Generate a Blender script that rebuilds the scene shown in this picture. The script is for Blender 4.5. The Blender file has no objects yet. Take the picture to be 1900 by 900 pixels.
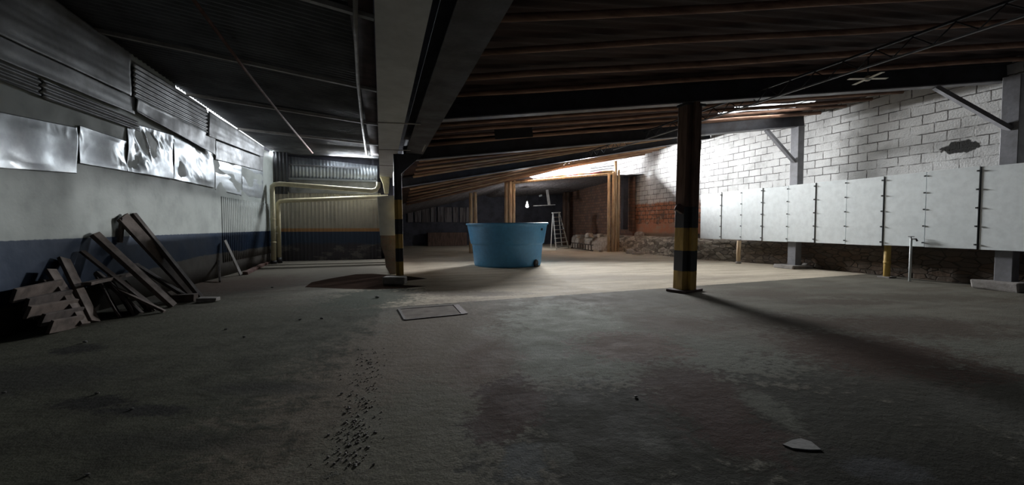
import bpy, bmesh, math, random
from mathutils import Vector, Matrix, noise
random.seed(7)
S = bpy.context.scene
COL = S.collection

# ------------------------------------------------------------------ camera
FPX, CH = 786.0, 1.65
PIT = math.atan(31/FPX)
PSI = math.atan(243/FPX*math.cos(PIT))
FW = Vector((math.sin(PSI)*math.cos(PIT), math.cos(PSI)*math.cos(PIT), -math.sin(PIT)))
RT = Vector((math.cos(PSI), -math.sin(PSI), 0))
UP = RT.cross(FW)
CAM = Vector((0, 0, CH))
cd = bpy.data.cameras.new('camera')
cam = bpy.data.objects.new('camera', cd); COL.objects.link(cam)
cd.sensor_width = 36; cd.lens = FPX/1900*36; cd.clip_start = .05; cd.clip_end = 300
m = Matrix((RT, UP, -FW)).transposed().to_4x4(); m.translation = CAM
cam.matrix_world = m
S.camera = cam

def ray(u, v): return FW*FPX + RT*(u-950) + UP*(450-v)
def plane(u, v, n, d):
    r = ray(u, v); n = Vector(n); return CAM + r*((d-n.dot(CAM))/n.dot(r))
def fl(u, v, z=0): return plane(u, v, (0, 0, 1), z)
def atx(u, v, x): return plane(u, v, (1, 0, 0), x)
def aty(u, v, y, k=0): return plane(u, v, (k, 1, 0), y)
WL_A, WL_K = -5.43-8.21*.0547, .0547
def wl(D): return WL_A+WL_K*D                     # left wall: x as a function of y
def onleft(u, v, off=0): return plane(u, v, (1, -WL_K, 0), WL_A+off)

# ------------------------------------------------------------------ helpers
def tag(o, label=None, cat=None, group=None, kind=None):
    if label: o['label'] = label
    if cat: o['category'] = cat
    if group: o['group'] = group
    if kind: o['kind'] = kind
    return o
def empty(name, loc, label, cat, group=None, rz=0):
    o = bpy.data.objects.new(name, None); COL.objects.link(o)
    o.location = loc; o.rotation_euler.z = rz; o.empty_display_size = .1
    return tag(o, label, cat, group)

class MB:
    def __init__(s): s.b = bmesh.new()
    def box(s, c, size, M=None, jit=0):
        c = Vector(c); hx, hy, hz = [q/2 for q in size]; vs = []
        for x in (-hx, hx):
            for y in (-hy, hy):
                for z in (-hz, hz):
                    p = Vector((x, y, z))
                    if jit: p += Vector([random.uniform(-jit, jit) for _ in range(3)])
                    if M: p = M @ p
                    vs.append(s.b.verts.new(p+c))
        for f in ((0,1,3,2),(4,6,7,5),(0,4,5,1),(2,3,7,6),(0,2,6,4),(1,5,7,3)):
            s.b.faces.new([vs[i] for i in f])
        return s
    def bar(s, a, b, w, t, up=(0,0,1), jit=0):
        """rectangular bar a->b; w across (perp. to up), t along up"""
        a, b = Vector(a), Vector(b); y = (b-a); L = y.length; y.normalize()
        x = y.cross(Vector(up)); x = x.normalized() if x.length > 1e-4 else y.orthogonal().normalized()
        z = x.cross(y)
        M = Matrix((x, y, z)).transposed()
        return s.box((a+b)/2, (w, L, t), M, jit)
    def tube(s, pts, r, n=12, cap=True, r2=None):
        pts = [Vector(p) for p in pts]; rings = []; N = len(pts)
        d = (pts[1]-pts[0]).normalized(); x = d.orthogonal().normalized()
        for i, p in enumerate(pts):
            if i == 0: d = pts[1]-pts[0]
            elif i == N-1: d = pts[-1]-pts[-2]
            else: d = (pts[i+1]-p).normalized()+(p-pts[i-1]).normalized()
            d.normalize(); x = (x-d*x.dot(d)).normalized(); y = d.cross(x)
            rr = (r if r2 is None else r+(r2-r)*i/(N-1)) if not isinstance(r, (list, tuple)) else r[i]
            rings.append([s.b.verts.new(p+(x*math.cos(2*math.pi*k/n)+y*math.sin(2*math.pi*k/n))*rr) for k in range(n)])
        for A, B in zip(rings, rings[1:]):
            for k in range(n):
                f = s.b.faces.new((A[k], A[(k+1) % n], B[(k+1) % n], B[k])); f.smooth = True
        if cap:
            s.b.faces.new(rings[0][::-1]); s.b.faces.new(rings[-1])
        return s
    def lathe(s, prof, n=64, c=(0,0,0), smooth=True, close=False):
        c = Vector(c); rings = []
        for r, z in prof:
            rings.append([s.b.verts.new(c+Vector((r*math.cos(2*math.pi*k/n), r*math.sin(2*math.pi*k/n), z))) for k in range(n)])
        for A, B in zip(rings, rings[1:]):
            for k in range(n):
                f = s.b.faces.new((A[k], A[(k+1) % n], B[(k+1) % n], B[k])); f.smooth = smooth
        if close:
            s.b.faces.new(rings[0][::-1]); s.b.faces.new(rings[-1])
        return s
    def grid(s, fn, nu, nv, smooth=True, skip=None):
        V = [[s.b.verts.new(fn(i/nu, j/nv)) for j in range(nv+1)] for i in range(nu+1)]
        for i in range(nu):
            for j in range(nv):
                if skip and skip(i/nu, j/nv): continue
                f = s.b.faces.new((V[i][j], V[i+1][j], V[i+1][j+1], V[i][j+1])); f.smooth = smooth
        return s
    def poly(s, pts, h):
        """prism from a flat polygon, extruded by vector h"""
        h = Vector(h); A = [s.b.verts.new(Vector(p)) for p in pts]; B = [s.b.verts.new(Vector(p)+h) for p in pts]
        s.b.faces.new(A[::-1]); s.b.faces.new(B); n = len(A)
        for i in range(n): s.b.faces.new((A[i], A[(i+1) % n], B[(i+1) % n], B[i]))
        return s
    def rock(s, c, r, seed=0, sq=(1,1,1), sub=2):
        M = Matrix.Translation(Vector(c)) @ Matrix.Diagonal(Vector((*sq, 1)))
        g = bmesh.ops.create_icosphere(s.b, subdivisions=sub, radius=r, matrix=Matrix())
        for v in g['verts']:
            p = v.co.copy(); q = p*(1+.5*noise.noise(p/r*1.1+Vector((seed*7.3, seed*1.7, 0))))
            q = Vector([math.copysign(min(abs(k), r*.82), k) for k in q])
            v.co = M @ q
        return s
    def build(s, name, mat, parent=None, bevel=0, solid=0, inv=True):
        bmesh.ops.recalc_face_normals(s.b, faces=s.b.faces)
        me = bpy.data.meshes.new(name); s.b.to_mesh(me); s.b.free()
        o = bpy.data.objects.new(name, me); COL.objects.link(o)
        me.materials.append(mat)
        if parent:
            bpy.context.view_layer.update()
            o.parent = parent
            if inv: o.matrix_parent_inverse = parent.matrix_world.inverted()
        if solid:
            md = o.modifiers.new('solid', 'SOLIDIFY'); md.thickness = solid; md.offset = 0
        if bevel:
            md = o.modifiers.new('bevel', 'BEVEL'); md.width = bevel; md.segments = 2; md.limit_method = 'ANGLE'
        return o
def structure(o): o['kind'] = 'structure'; return o

# ------------------------------------------------------------------ materials
class NT:
    def __init__(s, name):
        s.m = bpy.data.materials.new(name); s.m.use_nodes = True; s.t = s.m.node_tree; s.t.nodes.clear()
        s.out = s.n('ShaderNodeOutputMaterial'); s.p = s.n('ShaderNodeBsdfPrincipled')
        s.l(s.p.outputs[0], s.out.inputs[0]); s.tc = s.n('ShaderNodeTexCoord'); s.co = s.tc.outputs['Object']
    def n(s, typ, **kw):
        x = s.t.nodes.new(typ)
        for k, v in kw.items(): setattr(x, k, v)
        return x
    def l(s, a, b): s.t.links.new(a, b)
    def put(s, sock, v):
        if isinstance(v, bpy.types.NodeSocket): s.l(v, sock)
        elif isinstance(v, (tuple, list)) and len(v) == 3 and sock.type == 'RGBA': sock.default_value = (*v, 1)
        else: sock.default_value = v
    def noise(s, scale, detail=4, rough=.55, vec=None, dist=0):
        x = s.n('ShaderNodeTexNoise'); s.put(x.inputs['Vector'], vec or s.co)
        x.inputs['Scale'].default_value = scale; x.inputs['Detail'].default_value = detail
        x.inputs['Roughness'].default_value = rough; x.inputs['Distortion'].default_value = dist
        return x.outputs['Fac']
    def map(s, x, a, b, c=0., d=1., smooth=True):
        r = s.n('ShaderNodeMapRange', interpolation_type='SMOOTHSTEP' if smooth else 'LINEAR')
        s.put(r.inputs[0], x)
        for i, q in enumerate((a, b, c, d)): r.inputs[i+1].default_value = q
        return r.outputs[0]
    def math(s, op, a, b=0., c=0.):
        x = s.n('ShaderNodeMath', operation=op)
        s.put(x.inputs[0], a); s.put(x.inputs[1], b); s.put(x.inputs[2], c)
        return x.outputs[0]
    def mix(s, f, a, b, mode='MIX'):
        x = s.n('ShaderNodeMix', data_type='RGBA', blend_type=mode)
        s.put(x.inputs[0], f); s.put(x.inputs[6], a); s.put(x.inputs[7], b)
        return x.outputs[2]
    def sep(s, v=None):
        x = s.n('ShaderNodeSeparateXYZ'); s.put(x.inputs[0], v or s.co); return x.outputs
    def comb(s, a, b, c):
        x = s.n('ShaderNodeCombineXYZ'); s.put(x.inputs[0], a); s.put(x.inputs[1], b); s.put(x.inputs[2], c); return x.outputs[0]
    def scale(s, v, k):
        x = s.n('ShaderNodeMapping'); s.put(x.inputs['Vector'], v); x.inputs['Scale'].default_value = k; return x.outputs[0]
    def bump(s, h, strength=.4, dist=.02, prev=None):
        x = s.n('ShaderNodeBump'); x.inputs['Strength'].default_value = strength; x.inputs['Distance'].default_value = dist
        s.put(x.inputs['Height'], h)
        if prev: s.l(prev, x.inputs['Normal'])
        return x.outputs[0]
    def done(s, color=None, rough=None, metal=None, normal=None, spec=None):
        for k, v in (('Base Color', color), ('Roughness', rough), ('Metallic', metal), ('Normal', normal), ('Specular IOR Level', spec)):
            if v is not None: s.put(s.p.inputs[k], v)
        return s.m

def simple(name, a, b=None, rough=.7, metal=0., scale=6, stretch=(1,1,1), bump=.25, bd=.01, spec=.4, lo=.35, hi=.7):
    t = NT(name); b = b or tuple(q*.55 for q in a)
    v = t.scale(t.co, stretch)
    n = t.noise(scale, 6, .6, v); n2 = t.noise(scale*7, 4, .6, v)
    f = t.map(n, lo, hi)
    c = t.mix(f, a, b); c = t.mix(t.map(n2, .3, .75, 0, .35), c, tuple(q*.6 for q in a))
    return t.done(c, t.map(n, .2, .8, max(.05, rough-.12), min(1, rough+.1)), metal, t.bump(n2, bump, bd), spec)

M = {}
M['beam'] = simple('dark painted steel', (.045,.047,.056), (.028,.026,.028), .55, 0, 2)
M['beamgrey'] = simple('grey painted steel', (.26,.265,.285), (.17,.17,.18), .5, 0, 2)
M['pole'] = simple('brown timber pole', (.46,.30,.17), (.25,.14,.075), .75, 0, 3, (.4,3,3))
M['poledark'] = simple('dark timber pole', (.34,.20,.135), (.16,.085,.06), .75, 0, 3, (.4,3,3))  # darker copy of the pole wood: the near roof's dimness put into colour
M['polemid'] = simple('reddish timber pole', (.30,.17,.10), (.17,.09,.055), .75, 0, 3, (.4,3,3))
M['post'] = simple('peeled timber post', (.70,.54,.35), (.42,.28,.16), .7, 0, 3, (3,3,.5))
M['darkpost'] = simple('aged timber post', (.16,.10,.075), (.07,.045,.035), .8, 0, 3, (3,3,.5))
M['plank'] = simple('weathered plank', (.125,.095,.078), (.055,.042,.035), .85, 0, 4)
M['plankdark'] = simple('dark plank', (.075,.058,.05), (.035,.028,.025), .85, 0, 4)
M['plankpale'] = simple('pale plank', (.42,.40,.38), (.26,.24,.22), .8, 0, 4)
M['galv'] = simple('galvanised sheet', (.42,.45,.47), (.28,.30,.32), .42, .6, 1.5, bump=.15)
M['galvdull'] = simple('dull galvanised sheet', (.30,.31,.32), (.17,.17,.17), .55, .45, 1.5, bump=.2)
M['galvdark'] = simple('old roofing sheet', (.125,.127,.135), (.075,.075,.08), .6, .3, 1.2, bump=.2)
M['gutter'] = simple('white gutter metal', (.62,.63,.62), (.52,.53,.52), .55, .0, .8, bump=.1)
M['cream'] = simple('cream plastic pipe', (.72,.66,.45), (.55,.49,.31), .45, 0, 3, bump=.05)
M['white'] = simple('white sheet board', (.73,.775,.775), (.66,.71,.71), .5, 0, .7, bump=.04)
M['steel'] = simple('aluminium', (.72,.72,.70), (.55,.55,.53), .4, .5, 6, bump=.05)
M['black'] = simple('black paint', (.02,.022,.026), (.035,.033,.03), .5, 0, 5)
M['yellow'] = simple('worn yellow paint', (.55,.37,.10), (.30,.20,.075), .65, 0, 5, (1,1,.3))
M['bandblue'] = simple('black blue paint', (.02,.026,.034), (.035,.036,.036), .5, 0, 5)
M['concrete'] = simple('grey concrete', (.33,.31,.29), (.2,.185,.17), .9, 0, 4, bump=.5)
M['hatch'] = simple('dirty concrete cover', (.20,.175,.15), (.13,.112,.098), .95, 0, 4, bump=.4, spec=.05)
M['rubble'] = simple('rubble stone', (.55,.48,.41), (.33,.27,.22), .9, 0, 5, bump=.5)
M['redwood'] = simple('brown red plate', (.085,.05,.045), (.05,.03,.03), .7, 0, 5)
M['tank'] = simple('blue fibreglass', (.09,.34,.62), (.075,.29,.55), .42, 0, 1.2, bump=.05, spec=.5)
M['paper'] = simple('pale scrap', (.22,.22,.21), (.15,.15,.145), .8, 0, 5)
M['wet'] = simple('wet concrete', (.05,.034,.027), (.035,.024,.02), 1., 0, 2, bump=.1, spec=.0)
M['rope'] = simple('grey conduit', (.42,.38,.34), (.3,.27,.24), .6, 0, 5)
M['redkerb'] = simple('red brown kerb', (.17,.09,.075), (.1,.06,.05), .85, 0, 4)
M['redboard'] = simple('dark red board', (.075,.04,.036), (.04,.024,.022), .8, 0, 3)
M['purlin'] = simple('pale steel purlin', (.40,.38,.35), (.26,.245,.225), .6, 0, 3)
M['fanblade'] = simple('ivory fan blade', (.82,.80,.70), (.72,.7,.6), .5, 0, 3, bump=.03)
M['backdark'] = simple('dark bluish wall', (.085,.085,.105), (.05,.048,.058), .85, 0, 1.5)  # shared dark wall tone; the far room's haze is put in as blue

def brick_mat(name, ca, cb, cm, bw, bh, mortar, axis='yz', bump=.6, wear=None):
    t = NT(name); X, Y, Z = t.sep()
    v = t.comb(Y if axis == 'yz' else X, Z, 0.)
    nv = t.noise(9, 3); w = t.n('ShaderNodeVectorMath', operation='ADD')
    off = t.comb(t.math('MULTIPLY', t.math('SUBTRACT', nv, .5), .035), t.math('MULTIPLY', t.math('SUBTRACT', t.noise(7, 3, .5, t.scale(t.co, (1.3,1.1,.9))), .5), .035), 0.)
    t.l(v, w.inputs[0]); t.l(off, w.inputs[1])
    b = t.n('ShaderNodeTexBrick'); t.l(w.outputs[0], b.inputs['Vector'])
    for k, q in (('Scale', 1), ('Brick Width', bw), ('Row Height', bh), ('Mortar Size', mortar), ('Mortar Smooth', .25), ('Bias', 0)): b.inputs[k].default_value = q
    b.inputs['Color1'].default_value = (*ca, 1); b.inputs['Color2'].default_value = (*cb, 1); b.inputs['Mortar'].default_value = (*cm, 1)
    return t, b, (X, Y, Z)

# right wall: white painted blocks, bare brick and orange plaster at its far low end
t, b, (X, Y, Z) = brick_mat('painted block wall', (.80,.80,.775), (.70,.70,.68), (.17,.165,.16), .62, .30, .017)
gap = t.math('MULTIPLY', b.outputs['Fac'], t.map(t.noise(1.7, 4), .30, .55))
wcol = t.mix(t.map(t.noise(1.1, 6, .65), .42, .72), (.66,.665,.65), (.43,.43,.42))
wcol = t.mix(t.map(t.noise(14, 4, .6), .5, .85, 0, .5), wcol, (.36,.35,.34))
wcol = t.mix(gap, wcol, (.11,.105,.10))
b2 = t.n('ShaderNodeTexBrick'); t.l(t.comb(Y, Z, 0.), b2.inputs['Vector'])
for k, q in (('Scale', 1), ('Brick Width', .46), ('Row Height', .26), ('Mortar Size', .03), ('Mortar Smooth', .2)): b2.inputs[k].default_value = q
b2.inputs['Color1'].default_value = (.55,.24,.14, 1); b2.inputs['Color2'].default_value = (.40,.165,.095, 1); b2.inputs['Mortar'].default_value = (.13,.085,.06, 1)
n1 = t.noise(1.6, 5, .6)
rc = t.mix(t.map(n1, .52, .68), b2.outputs['Color'], (.17,.12,.10))
rc = t.mix(t.map(t.noise(5, 5), .5, .72, 0, .75), rc, (.58,.45,.36))
zz = t.math('ADD', Z, t.math('MULTIPLY', t.math('SUBTRACT', n1, .5), .7))
plast = t.mix(t.map(t.noise(3, 5), .45, .7), (.52,.25,.16), (.45,.32,.24))
rc = t.mix(t.map(zz, 1.78, 1.86), plast, rc)
rc = t.mix(t.map(Z, 1.12, 1.3), t.mix(n1, (.32,.26,.21), (.20,.16,.13)), rc)
far = t.map(Y, 16.2, 17.2)
low = t.math('MULTIPLY', t.math('SUBTRACT', 1., t.map(zz, 2.95, 3.15)), far)
c = t.mix(low, wcol, rc)
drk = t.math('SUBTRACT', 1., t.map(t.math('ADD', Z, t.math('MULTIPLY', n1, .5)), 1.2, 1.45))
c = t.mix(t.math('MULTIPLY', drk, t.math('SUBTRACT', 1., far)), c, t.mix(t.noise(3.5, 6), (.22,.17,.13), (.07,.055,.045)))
# dark peeled blotch beside the near steel post
bl = t.math('ADD', t.math('ADD', t.math('POWER', t.math('DIVIDE', t.math('SUBTRACT', Y, 8.05), .5), 2.), t.math('POWER', t.math('DIVIDE', t.math('SUBTRACT', Z, 3.95), .22), 2.)), t.math('MULTIPLY', t.noise(5, 5), 2.2))
c = t.mix(t.map(bl, 1.7, 1.95), (.03,.03,.028), c)
M['blockwall'] = t.done(c, .85, 0., t.bump(t.math('SUBTRACT', t.noise(20, 5), t.math('MULTIPLY', gap, 3.)), .5, .02), .3)

t, b, _ = brick_mat('brown brick', (.30,.17,.12), (.22,.12,.085), (.12,.09,.075), .40, .22, .02)
M['brick'] = t.done(t.mix(t.map(t.noise(2, 5), .45, .7), b.outputs['Color'], (.16,.11,.09)), .9, 0., t.bump(b.outputs['Fac'], -.5, .02), .2)
t, b, _ = brick_mat('stripped pier', (.34,.27,.24), (.27,.2,.175), (.28,.25,.22), .38, .2, .03, 'xz')
M['pier'] = t.done(t.mix(t.map(t.noise(4, 5), .42, .7), b.outputs['Color'], (.33,.29,.27)), .9, 0., t.bump(t.noise(18, 5), .7, .03), .2)

# rubble stone footing
t = NT('rubble footing'); vo = t.n('ShaderNodeTexVoronoi', feature='DISTANCE_TO_EDGE'); t.l(t.scale(t.co, (1.5,1.6,4.2)), vo.inputs['Vector']); vo.inputs['Scale'].default_value = 1.6
vc = t.n('ShaderNodeTexVoronoi'); t.l(t.scale(t.co, (1.5,1.6,4.2)), vc.inputs['Vector']); vc.inputs['Scale'].default_value = 1.6
X, Y, Z = t.sep(); n = t.noise(5, 6, .65); e = t.map(t.math('ADD', vo.outputs[0], t.math('MULTIPLY', t.math('SUBTRACT', n, .5), .1)), -.02, .07)
fy = t.map(Y, 13., 18.5)  # far stones paler: stronger light at that end partly put into colour
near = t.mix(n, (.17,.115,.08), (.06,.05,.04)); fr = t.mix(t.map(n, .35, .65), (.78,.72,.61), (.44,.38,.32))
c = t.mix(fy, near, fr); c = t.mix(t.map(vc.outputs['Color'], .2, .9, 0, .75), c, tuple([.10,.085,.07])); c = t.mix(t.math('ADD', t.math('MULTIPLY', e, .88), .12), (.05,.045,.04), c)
M['footing'] = t.done(c, .95, 0., t.bump(t.math('ADD', t.math('MULTIPLY', e, .6), n), .9, .06), .2)

# left wall: pale paint, blue dado, bare concrete foot
t = NT('two tone painted wall'); X, Y, Z = t.sep(); n = t.noise(1.4, 6, .6); nf = t.noise(12, 5)
wc = t.mix(t.map(n, .4, .72), (.37,.40,.38), (.30,.325,.31)); wc = t.mix(t.map(nf, .5, .8, 0, .3), wc, (.38,.39,.37))
bc = t.mix(t.map(n, .35, .7), (.012,.030,.066), (.02,.034,.06))
gc = t.mix(t.noise(3, 6), (.14,.13,.115), (.06,.055,.05))
zb = t.math('ADD', Z, t.math('MULTIPLY', t.math('SUBTRACT', nf, .5), .03)); zf = t.math('ADD', Z, t.math('MULTIPLY', t.math('SUBTRACT', t.noise(2, 3), .5), .14))
foot = t.math('ADD', t.math('MULTIPLY', t.map(Y, 8., 14., 0, 1, False), .36), .4)
c = t.mix(t.map(zb, 1.415, 1.435), bc, wc); c = t.mix(t.map(t.math('SUBTRACT', zf, foot), -.02, .02), gc, c)
M['leftwall'] = t.done(c, t.map(n, .3, .7, .5, .7), 0., t.bump(t.noise(2.2, 4), .25, .05), .15)

# ribbed back sheet wall of the left bay, same colours with an ochre line
t = NT('ribbed back wall'); X, Y, Z = t.sep(); n = t.noise(1.6, 6, .6); nz = t.noise(1.2, 5, .6, t.scale(t.co, (1,1,3)))
c = t.mix(t.map(n, .4, .7), (.50,.47,.40), (.40,.375,.32))
c = t.mix(t.map(Z, 1.50, 1.56), (.50,.27,.12), c)
c = t.mix(t.map(Z, 1.36, 1.38), (.055,.08,.125), c)
c = t.mix(t.map(t.math('ADD', Z, t.math('MULTIPLY', nz, .5)), .95, 1.1), t.mix(t.map(nz, .5, .62), (.075,.07,.08), (.20,.185,.18)), c)
M['backwall'] = t.done(c, .6, 0., t.bump(t.noise(9, 4), .2, .02), .4)

# roof underside right
t = NT('old roof boards'); X, Y, Z = t.sep(); v = t.scale(t.co, (.35,2.2,1)); n = t.noise(1.4, 5, .6, v)
c = t.mix(t.map(n, .35, .7), (.050,.026,.022), (.024,.014,.013))
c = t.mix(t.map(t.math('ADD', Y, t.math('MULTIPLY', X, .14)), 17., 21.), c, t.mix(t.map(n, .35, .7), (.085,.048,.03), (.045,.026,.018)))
M['roofright'] = t.done(c, .75, 0., t.bump(t.noise(8, 4, .6, v), .3, .02), .3)
t = NT('vertical boards'); X, Y, Z = t.sep(); n = t.noise(2, 4, .5, t.scale(t.co, (4,4,.3)))
M['vboards'] = t.done(t.mix(t.map(n, .4, .6), (.21,.19,.19), (.10,.085,.085)), .85, 0., None, .2)
t = NT('painted cloth'); X, Y, Z = t.sep(); n = t.noise(1.1, 2, .5); w = t.math('FRACT', t.math('ADD', t.math('MULTIPLY', X, .62), t.math('MULTIPLY', n, .3)))
M['cloth'] = t.done(t.mix(t.map(w, .46, .54), (.48,.15,.16), (.50,.39,.2)), .85, 0., None, .2)

# floor
t = NT('stained concrete floor'); X, Y, Z = t.sep()
n1 = t.noise(.55, 6, .6); n2 = t.noise(2.3, 6, .62); n3 = t.noise(11, 6, .65); n4 = t.noise(60, 4, .7)
stretch = t.noise(.9, 6, .65, t.scale(t.co, (.55,1.9,1)))
c = t.mix(t.map(n1, .38, .64), (.28,.265,.235), (.21,.197,.175))
c = t.mix(t.map(stretch, .44, .70), c, (.20,.175,.15))
# far lighter slab past a real joint; its colour also holds the light pool
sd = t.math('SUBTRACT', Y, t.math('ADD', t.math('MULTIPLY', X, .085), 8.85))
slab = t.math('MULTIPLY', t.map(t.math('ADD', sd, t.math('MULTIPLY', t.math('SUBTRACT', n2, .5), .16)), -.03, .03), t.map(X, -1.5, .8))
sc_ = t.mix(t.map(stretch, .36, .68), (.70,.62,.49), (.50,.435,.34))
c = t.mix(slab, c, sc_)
joint = t.math('MULTIPLY', t.math('SUBTRACT', 1., t.map(t.math('ABSOLUTE', sd), .0, .05)), t.map(X, -.2, .6))
# left bay: older olive concrete, ragged edge along a gravelly joint
a_, b_ = fl(640, 890), fl(692, 640); d_ = (b_-a_).normalized()
side = t.math('ADD', t.math('MULTIPLY', t.math('SUBTRACT', X, a_.x), d_.y), t.math('MULTIPLY', t.math('SUBTRACT', Y, a_.y), -d_.x))
lf = t.math('MULTIPLY', t.map(t.math('ADD', side, t.math('MULTIPLY', t.math('SUBTRACT', n3, .5), .35)), -.06, .06, 1, 0), t.map(t.math('ADD', Y, t.math('MULTIPLY', n2, 2.)), 9., 12.5, 1, 0))
c = t.mix(lf, c, t.mix(t.map(n2, .35, .7), (.115,.116,.09), (.07,.07,.056)))
seam = t.math('MULTIPLY', t.math('SUBTRACT', 1., t.map(t.math('ABSOLUTE', t.math('ADD', side, .05)), .03, .13)), t.map(n3, .45, .6))
seam = t.math('MULTIPLY', seam, t.map(Y, 5.2, 6.8, 1, 0))
c = t.mix(seam, c, t.mix(t.map(n4, .4, .6), (.30,.29,.26), (.05,.05,.045)))
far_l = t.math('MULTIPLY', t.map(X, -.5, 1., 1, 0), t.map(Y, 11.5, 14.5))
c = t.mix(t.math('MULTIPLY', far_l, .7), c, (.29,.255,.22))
ST_N = t.math('ADD', n2, n3)
def floor_patch(c, u, v, du, dv, col, k=.9, soft=.45, rag=1.1, nz=None):
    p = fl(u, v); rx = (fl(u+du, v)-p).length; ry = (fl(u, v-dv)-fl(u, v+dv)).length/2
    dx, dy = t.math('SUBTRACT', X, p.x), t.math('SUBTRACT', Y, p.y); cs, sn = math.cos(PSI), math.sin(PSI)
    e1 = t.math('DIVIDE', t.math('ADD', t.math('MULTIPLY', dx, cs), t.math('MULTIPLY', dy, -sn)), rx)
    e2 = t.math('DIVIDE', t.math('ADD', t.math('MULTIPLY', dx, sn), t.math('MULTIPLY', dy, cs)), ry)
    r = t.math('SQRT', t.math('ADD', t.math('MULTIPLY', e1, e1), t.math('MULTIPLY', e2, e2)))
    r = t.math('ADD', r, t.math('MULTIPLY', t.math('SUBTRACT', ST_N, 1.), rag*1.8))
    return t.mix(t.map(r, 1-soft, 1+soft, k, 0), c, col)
GR, DK, RD, LT = (.20,.215,.20), (.042,.043,.034), (.062,.03,.023), (.50,.51,.47)
for a in [(800,650,170,110,(.27,.222,.185),.85,.4), (780,800,170,110,(.21,.205,.17),.8,.4),
          (1050,605,120,52,(.35,.375,.335),.9,.35), (1080,662,190,40,(.26,.28,.25),.85,.35), (1320,660,220,36,(.24,.255,.23),.75,.4), (1780,640,220,50,(.20,.21,.19),.6,.5),
          (1165,640,100,26,(.20,.13,.11),.85,.35), (905,668,60,44,(.20,.14,.12),.8,.4),
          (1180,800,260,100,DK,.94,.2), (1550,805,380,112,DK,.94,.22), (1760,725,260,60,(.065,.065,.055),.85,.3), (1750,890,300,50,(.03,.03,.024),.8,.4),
          (945,748,64,56,RD,.97,.22), (1290,728,95,66,(.078,.042,.034),.88,.35), (1355,812,60,42,(.06,.03,.024),.85,.35), (1600,650,150,34,(.11,.066,.053),.85,.4),  # last entry: broad brown band across the right floor
          (1480,597,140,12,(.10,.075,.06),.8,.45), (1700,606,150,15,(.12,.085,.07),.75,.45), (1250,600,80,14,(.16,.11,.09),.6,.5),
          (690,552,80,20,(.06,.078,.058),.9,.35), (440,528,110,14,(.17,.11,.095),.75,.5), (330,610,260,50,(.125,.125,.10),.5,.6),
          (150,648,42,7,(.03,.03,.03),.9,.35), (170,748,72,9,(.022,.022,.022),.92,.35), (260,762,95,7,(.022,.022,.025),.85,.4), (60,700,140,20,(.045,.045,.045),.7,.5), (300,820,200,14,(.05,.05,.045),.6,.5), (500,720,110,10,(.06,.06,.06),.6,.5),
          (1425,757,36,30,(.17,.175,.155),.85,.3), (1215,822,26,22,(.11,.11,.10),.8,.35), (975,852,42,34,(.16,.17,.18),.85,.25), (1035,845,30,24,(.14,.145,.135),.8,.3), (1640,872,70,18,(.09,.095,.11),.7,.35),
          (1860,775,70,50,(.17,.17,.16),.6,.5), (1100,555,60,5,(.14,.12,.1),.6,.5), (1420,545,80,6,(.16,.13,.11),.7,.5), (1720,552,160,5,(.14,.12,.1),.7,.5), (1560,560,90,5,(.13,.1,.085),.7,.5),
          (1160,515,200,5,(.36,.31,.25),.6,.5), (870,545,100,5,(.17,.14,.12),.7,.5)]:
    c = floor_patch(c, *a)
c = t.mix(t.math('SUBTRACT', 1., slab), c, (.72,.73,.68), 'MULTIPLY')   # dimmer foreground put into the colour: all but the slab toned down
c = t.mix(t.math('MULTIPLY', joint, t.map(n3, .35, .6)), c, (.06,.05,.045))
c = t.mix(t.map(n3, .48, .78, 0, .5), c, t.mix(.5, c, (.05,.048,.044)))
c = t.mix(t.map(n4, .42, .66, 0, .55), c, (.045,.043,.04))
c = t.mix(t.map(t.noise(24, 4, .7), .66, .74, 0, .35), c, (.42,.41,.38))
h = t.math('ADD', t.math('MULTIPLY', n2, .5), t.math('ADD', t.math('MULTIPLY', n3, .35), t.math('MULTIPLY', n4, .12)))
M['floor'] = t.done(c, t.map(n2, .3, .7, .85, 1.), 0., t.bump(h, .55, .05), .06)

# ------------------------------------------------------------------ shell
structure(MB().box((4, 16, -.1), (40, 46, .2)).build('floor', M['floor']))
BKD = 22.0                                                   # back wall of the left bay
def zl(L, D):
    f = (L+.1)/(wl(D)+.1); return (4.63+.0115*D)*(1-f)+(5.84-.041*D)*f
def wall_l(s, q):
    D = -4+s*(BKD+4); top = 6.4 if not 13.2 < D < 21.6 else zl(wl(D), D)-.03-.07*(.5+.5*math.sin(D*1.7))-.06*min(1, (D-13.2)/3)
    return Vector((wl(D), D, q*top))
structure(MB().grid(wall_l, 180, 12).build('wall_left', M['leftwall'], solid=.12))
def rib(x, p=.2, a=.03):
    f = (x/p) % 1
    return a*(0 if f < .5 else (1 if .6 < f < .9 else (f-.5)/.1 if f <= .6 else (1-f)/.1))
def wall_b(s, q):
    x = -4.8+s*4.8; return Vector((x, BKD-rib(x, .17), q*3.25))
structure(MB().grid(wall_b, 300, 2, False).build('wall_back', M['backwall'], solid=.02))
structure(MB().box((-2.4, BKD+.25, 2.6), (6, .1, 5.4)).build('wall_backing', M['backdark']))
structure(MB().box((16.3, 12.5, 3.4), (.2, 37, 6.8)).build('wall_right', M['blockwall']))
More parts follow.
